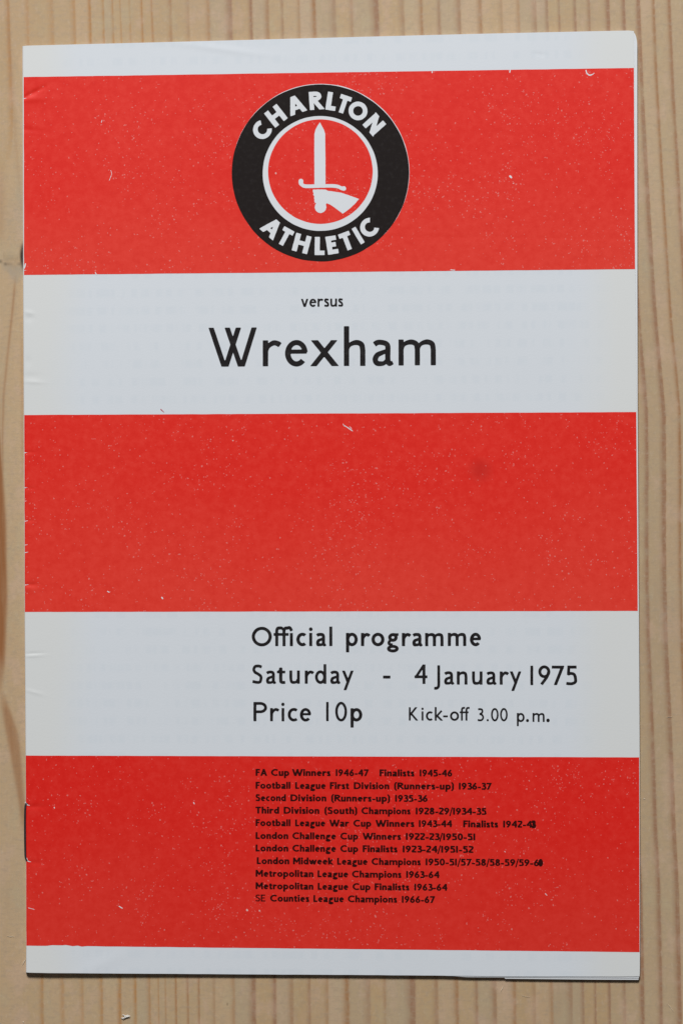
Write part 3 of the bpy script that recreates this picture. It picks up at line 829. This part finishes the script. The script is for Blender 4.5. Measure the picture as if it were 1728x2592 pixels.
for base, ws, lab in LINES:
    pr = Print()
    for t, a, b in ws:
        BASEX[0] = 647
        kw = dict(w=.212, n=22, k=.035, rough=.008, smax=1.35, tmax=.085)
        if t == 'SE': kw['w'] = .15
        if t in '30': kw.update(w=.27, fat=.045)
        if '59-6' in t: kw['w'] = .205
        word(pr, t, a, b, base, D19, **kw)
    pr.build('printed_line', M_OVER, cover, TP, lab)

# ------------------------------------------------------------------ round club badge
ZS = 500/1568.
def Zc(x, y): return 560+x*ZS, 180+y*ZS          # measured in a zoom of the badge
badge = None
def disc_part(name, mat, cx, cy, r0, r1, lift, parent, seed, label=None, rough=.35):
    n = 220; V = []; F = []; r = np.random.RandomState(seed)
    a = np.linspace(0, 2*math.pi, n, endpoint=False)
    jo = np.convolve(np.tile(r.randn(n), 3), np.ones(4)/4, 'same')[n:2*n]*rough
    rings = [r1+jo] + ([np.full(n, r1*.97)] if True else []) 
    rr = np.linspace(r1*.985, max(r0, 1.0), max(3, int((r1-r0)/9)))
    rings = [r1+jo]+[np.full(n, q) for q in rr]
    if r0 > 0: rings[-1] = r0+jo*.8
    for R_ in rings:
        for i in range(n): V.append((cx+R_[i]*math.cos(a[i]), cy+R_[i]*math.sin(a[i])))
    for k in range(len(rings)-1):
        for i in range(n): F.append([k*n+i, k*n+(i+1) % n, (k+1)*n+(i+1) % n, (k+1)*n+i])
    if r0 <= 0:
        F.append([(len(rings)-1)*n+i for i in range(n)])
    p = Print(); p.add(np.array(V), F)
    return p.build(name, mat, parent, lift, label)
cx, cy = Zc(787, 807)
badge = disc_part('club_badge', M_BADGE, cx-.25, cy+.35, 0, 224.0, .056, prog, 3, 'round black badge with white lettering and a sword')
disc_part('badge_rim', M_BARE, cx+.5, cy-1.0, 218, 224.3, .048, badge, 4)
ix, iy = Zc(784.7, 812.3)
kx_, ky_ = Zc(786, 797.8)
disc_part('badge_ring', M_BARE, ix, iy, 0, 145.3, .062, badge, 5, rough=.2)
disc_part('badge_centre', M_RED[0], kx_, ky_, 0, 132.2, .072, badge, 6, 'red disc behind the sword', rough=.2)

def shape_print(name, shapes_px, parent, mat, lift, label=None, cell=1.0, k=0.0, rough=.25, clip=None, pr=None):
    xs, ys = [], []
    for s_ in shapes_px:
        if s_[0] == 'd': xs += [s_[1]-s_[3], s_[1]+s_[3]]; ys += [s_[2]-s_[3], s_[2]+s_[3]]
        else:
            m = (max(s_[2]) if hasattr(s_[2], '__len__') else s_[2])/2 if s_[0] == 's' else 0
            for x, y in s_[1]: xs += [x-m, x+m]; ys += [y-m, y+m]
    X, Y = np.meshgrid(np.arange(min(xs)-2*cell, max(xs)+2*cell, cell), np.arange(min(ys)-2*cell, max(ys)+2*cell, cell))
    D = sdf(shapes_px, X, Y, clip, k)+smooth_noise(X, Y, 4*cell, 11)*rough+1e-6
    V, F = march(D, X, Y)
    F = [f[::-1] for f in F]
    p = pr or Print(); p.add(V, F)
    if pr is None: return p.build(name, mat, parent, lift, label)

ZP = lambda pts: [Zc(*q) for q in pts]
blade = ZP([(783, 406), (800, 440), (815, 468), (824, 497), (826, 700), (827, 903), (739, 903), (738, 700), (738, 500), (746, 468), (764, 432)])
guard = ZP(cm([(632, 874), (634, 893), (655, 911), (700, 914), (783, 912), (880, 911), (925, 917), (955, 930), (972, 932)]))
gl = np.interp(np.linspace(0, 1, len(guard)), [0, .06, .2, .8, .93, 1], [38, 37, 29, 28, 30, 36])*ZS
shape_print('sword', [('p', blade), ('s', guard, list(gl), 1), ('s', ZP([(738, 905), (828, 905)]), 14*ZS)], badge, M_BARE, .086, 'white upright sword with curved guard', cell=.9)
hand = ZP([(727, 941), (780, 939), (828, 940), (845, 950), (900, 957), (950, 965), (1010, 985), (1092, 1015), (1060, 1053), (1020, 1090), (964, 1132), (925, 1103), (890, 1077), (860, 1058), (836, 1049),
            (829, 1058), (834, 1082), (827, 1104), (812, 1119), (789, 1128), (766, 1121), (748, 1106), (741, 1083), (744, 1064), (752, 1049), (742, 1044), (737, 1030), (740, 1019), (735, 1008), (738, 995), (729, 982), (733, 970), (727, 957)])
shape_print('hand', [('p', hand)], badge, M_BARE, .086, 'white hand and sleeve gripping the sword', cell=.9)

def badge_text(text, angs, rb, top, label):
    pr = Print(); cap = 144*ZS
    for i, (c, an) in enumerate(zip(text, angs)):
        wg = {'A': .215, 'R': .235, 'H': .235}.get(c, .245)
        wd = {'L': 1.14, 'E': 1.14, 'T': 1.03, 'C': 1.10, 'O': 1.04, 'R': 1.03, 'H': 1.18, 'A': 1.28, 'N': 1.12, 'I': 1}[c]
        S, adv, clip = glyph(c, wg)
        V, F, adv = gmesh(c, wg, 46, .004, .004, i % 3)
        V = V.copy(); V[:, 0] = (V[:, 0]-adv/2)*wd
        a = math.radians(an)
        if top: ux, uy = math.cos(a), math.sin(a); vx, vy = math.sin(a), -math.cos(a); ox, oy = cx+rb*ZS*math.sin(a), cy-rb*ZS*math.cos(a)
        else: ux, uy = math.cos(a), -math.sin(a); vx, vy = -math.sin(a), -math.cos(a); ox, oy = cx+rb*ZS*math.sin(a), cy+rb*ZS*math.cos(a)
        px = ox+(V[:, 0]*ux+V[:, 1]*vx)*cap; py = oy+(V[:, 0]*uy+V[:, 1]*vy)*cap
        pr.add(np.stack([px, py], 1), F)
    return pr.build('badge_lettering', M_BARE, badge, .080, label)
badge_text('CHARLTON', [-54.6, -38.0, -20.0, -4.0, 8.7, 18.7, 31.2, 48.0], 502, True, 'white capitals along the upper arc of the badge')
badge_text('ATHLETIC', [-41.3, -28.8, -14.9, -.7, 9.1, 20.8, 30.9, 40.7], 653, False, 'white capitals along the lower arc of the badge')

# ------------------------------------------------------------------ misprints and rub marks on the cover
marks = Print()
def mk(pts, w, rnd=True): shape_print('', [('s', cm(pts) if len(pts) > 2 else pts, w, 1) if rnd else ('s', pts, w)], None, None, 0, cell=.5, rough=.3, pr=marks)
mk([(1482, 178), (1484, 185), (1490, 190), (1497, 189), (1503, 185)], [2.6, 3.0, 3.2, 2.6, 1.2])
mk([(1290.5, 176), (1289, 183)], 2.6); mk([(1093, 181), (1093, 184)], 2.2)
mk([(281, 431), (283, 441), (277, 457)], 1.0); mk([(259, 304), (257, 310)], 1.3)
mk([(242, 690), (245, 695.5)], 2.4); mk([(65.2, 668), (62.7, 678)], 3.0)
mk([(1290, 446), (1293, 449)], 4.5); mk([(1140, 683), (1150, 684)], 2.0)
mk([(869, 1076), (876, 1080), (885, 1086), (892, 1091)], [1.4, 2.0, 2.4, 1.6]); mk([(868, 1073), (871, 1079)], 1.3); mk([(884, 1080), (889, 1084), (887, 1090)], 1.2)
mk([(410, 1512), (412, 1515)], 3.0); mk([(273, 1497), (277, 1499)], 2.4)
mk([(138, 2043.5), (138.5, 2045.5)], 2.4); mk([(490, 2031), (492, 2035)], 2.0); mk([(1379, 2262), (1383, 2266)], 1.6)
mk([(1276, 2155), (1278, 2157)], 1.2); mk([(302, 2294), (310, 2299)], 2.2); mk([(72, 2298), (88, 2302)], 1.2)
for y, l, w in ((249, 9, 1.2), (316, 4, 1.2), (684, 10, 1.2), (1145.5, 9, 1.7), (1234, 10, 1.7), (1268, 7, 1.0), (1318.5, 9, 1.7), (1379, 7, 1.5), (1398, 9, 1.8), (1480, 10, 1.9)):
    x = float(np.interp(y, LY, LX))+2.2
    mk([(x, y+.6), (x+l*.4, y+.1), (x+l*.8, y-.6)], [w*1.1, w*.7, w*.3])
mk([(65, 2031), (68, 2035), (72, 2038), (76, 2038.5)], [2.6, 2.8, 2, 1]); mk([(68, 2172), (70, 2177), (73, 2180.5), (79, 2181.5)], [2.4, 2.4, 2.2, 1.2]); mk([(66, 2174), (68, 2177)], 1.8)
marks.build('bare_spots', M_BARE, cover, .040, 'white flecks where the red ink is missing')['kind'] = 'stuff'
rmk = Print()
shape_print('', [('s', [(407.5, 1036), (411.5, 1040), (416, 1044)], [2.6, 2.4, .9], 1)], None, None, 0, cell=.5, rough=.2, pr=rmk)
rmk.build('red_fleck', plain('pale_red_ink', (.52, .13, .16, 1)), cover, .04)

# ------------------------------------------------------------------ tubes: staple, fluff, slivers
def tube(path_mm, rad, mat, name, parent=None, sides=10):
    pts = [np.array(p, float) for p in path_mm]; n = len(pts)
    rad = np.interp(np.linspace(0, 1, n), np.linspace(0, 1, len(rad)), rad) if hasattr(rad, '__len__') else [rad]*n
    V = []; F = []
    for i, p in enumerate(pts):
        t = pts[min(i+1, n-1)]-pts[max(i-1, 0)]; t = t/np.linalg.norm(t)
        up = np.array([0, 0, 1.]) if abs(t[2]) < .9 else np.array([1., 0, 0])
        a = np.cross(t, up); a /= np.linalg.norm(a); b = np.cross(a, t)
        for k in range(sides):
            q = 2*math.pi*k/sides
            V.append((p+rad[i]*(a*math.cos(q)+b*math.sin(q)))*MM)
    for i in range(n-1):
        for k in range(sides):
            F.append((i*sides+k, i*sides+(k+1) % sides, (i+1)*sides+(k+1) % sides, (i+1)*sides+k))
    F.append(tuple(range(sides))); F.append(tuple((n-1)*sides+k for k in range(sides)))
    return mesh_obj(name, V, F, mat, parent)

def pm(x, y, z): return P(x, y, z)/MM
stp = [pm(74, 2036.5, .66), pm(68.5, 2034, .78), pm(66.3, 2036, 0.84), pm(64.9, 2043, 0.88), pm(64.2, 2060, 0.88), pm(63.9, 2090, 0.88), pm(64.2, 2130, 0.88), pm(64.8, 2160, 0.87), pm(65.6, 2170, 0.86), pm(67.6, 2176, 0.82), pm(70.5, 2178, .76), pm(76, 2178, .62)]
spl = cm([tuple(p) for p in stp], 5)
tube(spl, .24, M_STEEL, 'staple', prog)

def wiggle(x0, y0, x1, y1, n, amp, z, seed):
    r = random.Random(seed); out = []
    for i in range(n):
        t = i/(n-1)
        out.append(tuple(pm(x0+(x1-x0)*t+r.uniform(-amp, amp), y0+(y1-y0)*t+r.uniform(-amp, amp), z*(.6+.5*r.random()))))
    return cm(out, 5)
fl = bpy.data.objects.new('paper_fluff', None); COL.objects.link(fl); fl.empty_display_size = .002
tagd(fl, label='tiny curled shred of white fluff on bare wood below the programme', category='fluff')
for sd, (a, b, c, d, n_, am_, rr) in enumerate([(308, 2577, 328, 2572, 8, 1.8, .14), (311, 2570, 329, 2573, 7, 1.5, .11), (313, 2576, 324, 2570, 6, 2.0, .11), (309, 2576, 313, 2580, 4, .6, .10), (319, 2572, 330, 2571, 5, 1.0, .10)]):
    tube(wiggle(a, b, c, d, n_, am_, .35, sd+3), [rr*.5, rr, rr*.9, rr*.4], M_FLUFF, 'strand', fl, 6)
def sliver(x0, y0, x1, y1, r_, label, seed, mat=M_SLIVER, z=.10):
    o = tube([tuple(p) for p in wiggle(x0, y0, x1, y1, 6, .5, z, seed)], [r_*.15, r_*.7, r_*.65, r_*.1], mat, 'wood_splinter', None, 6)
    tagd(o, label=label, category='splinter')
    o['group'] = 'pale splinters on the board'
    return o
sliver(1273, 2496, 1266, 2511, .13, 'pale splinter on the board just below the foot of the programme', 1)
sliver(1688, 2540, 1704, 2562, .09, 'thin slanting splinter in the bottom right corner of the board', 2)
sliver(57.5, 2443, 65.5, 2427, .16, 'pale splinter poking out beside the bottom of the spine', 3)
sliver(18, 2370, 37, 2371, .08, 'pale level splinter on the wood left of the lower spine', 4)
sliver(1683, 2192-376, 1703, 2190-376, .06, 'short level splinter crossing a growth ring right of the programme', 5)
sliver(1319, 2521, 1343, 2524, .05, 'faint flat splinter below the right half of the foot', 6)
sliver(1627, 2021, 1632, 2023, .10, 'white speck of splinter right of the programme near its lower third', 7, M_FIBRE)
sliver(58, 2586, 62, 2589, .13, 'white crumb of splinter at the bottom left of the board', 8, M_FIBRE)
print('tris approx', sum(len(o.data.polygons) for o in bpy.data.objects if o.type == 'MESH')*2)
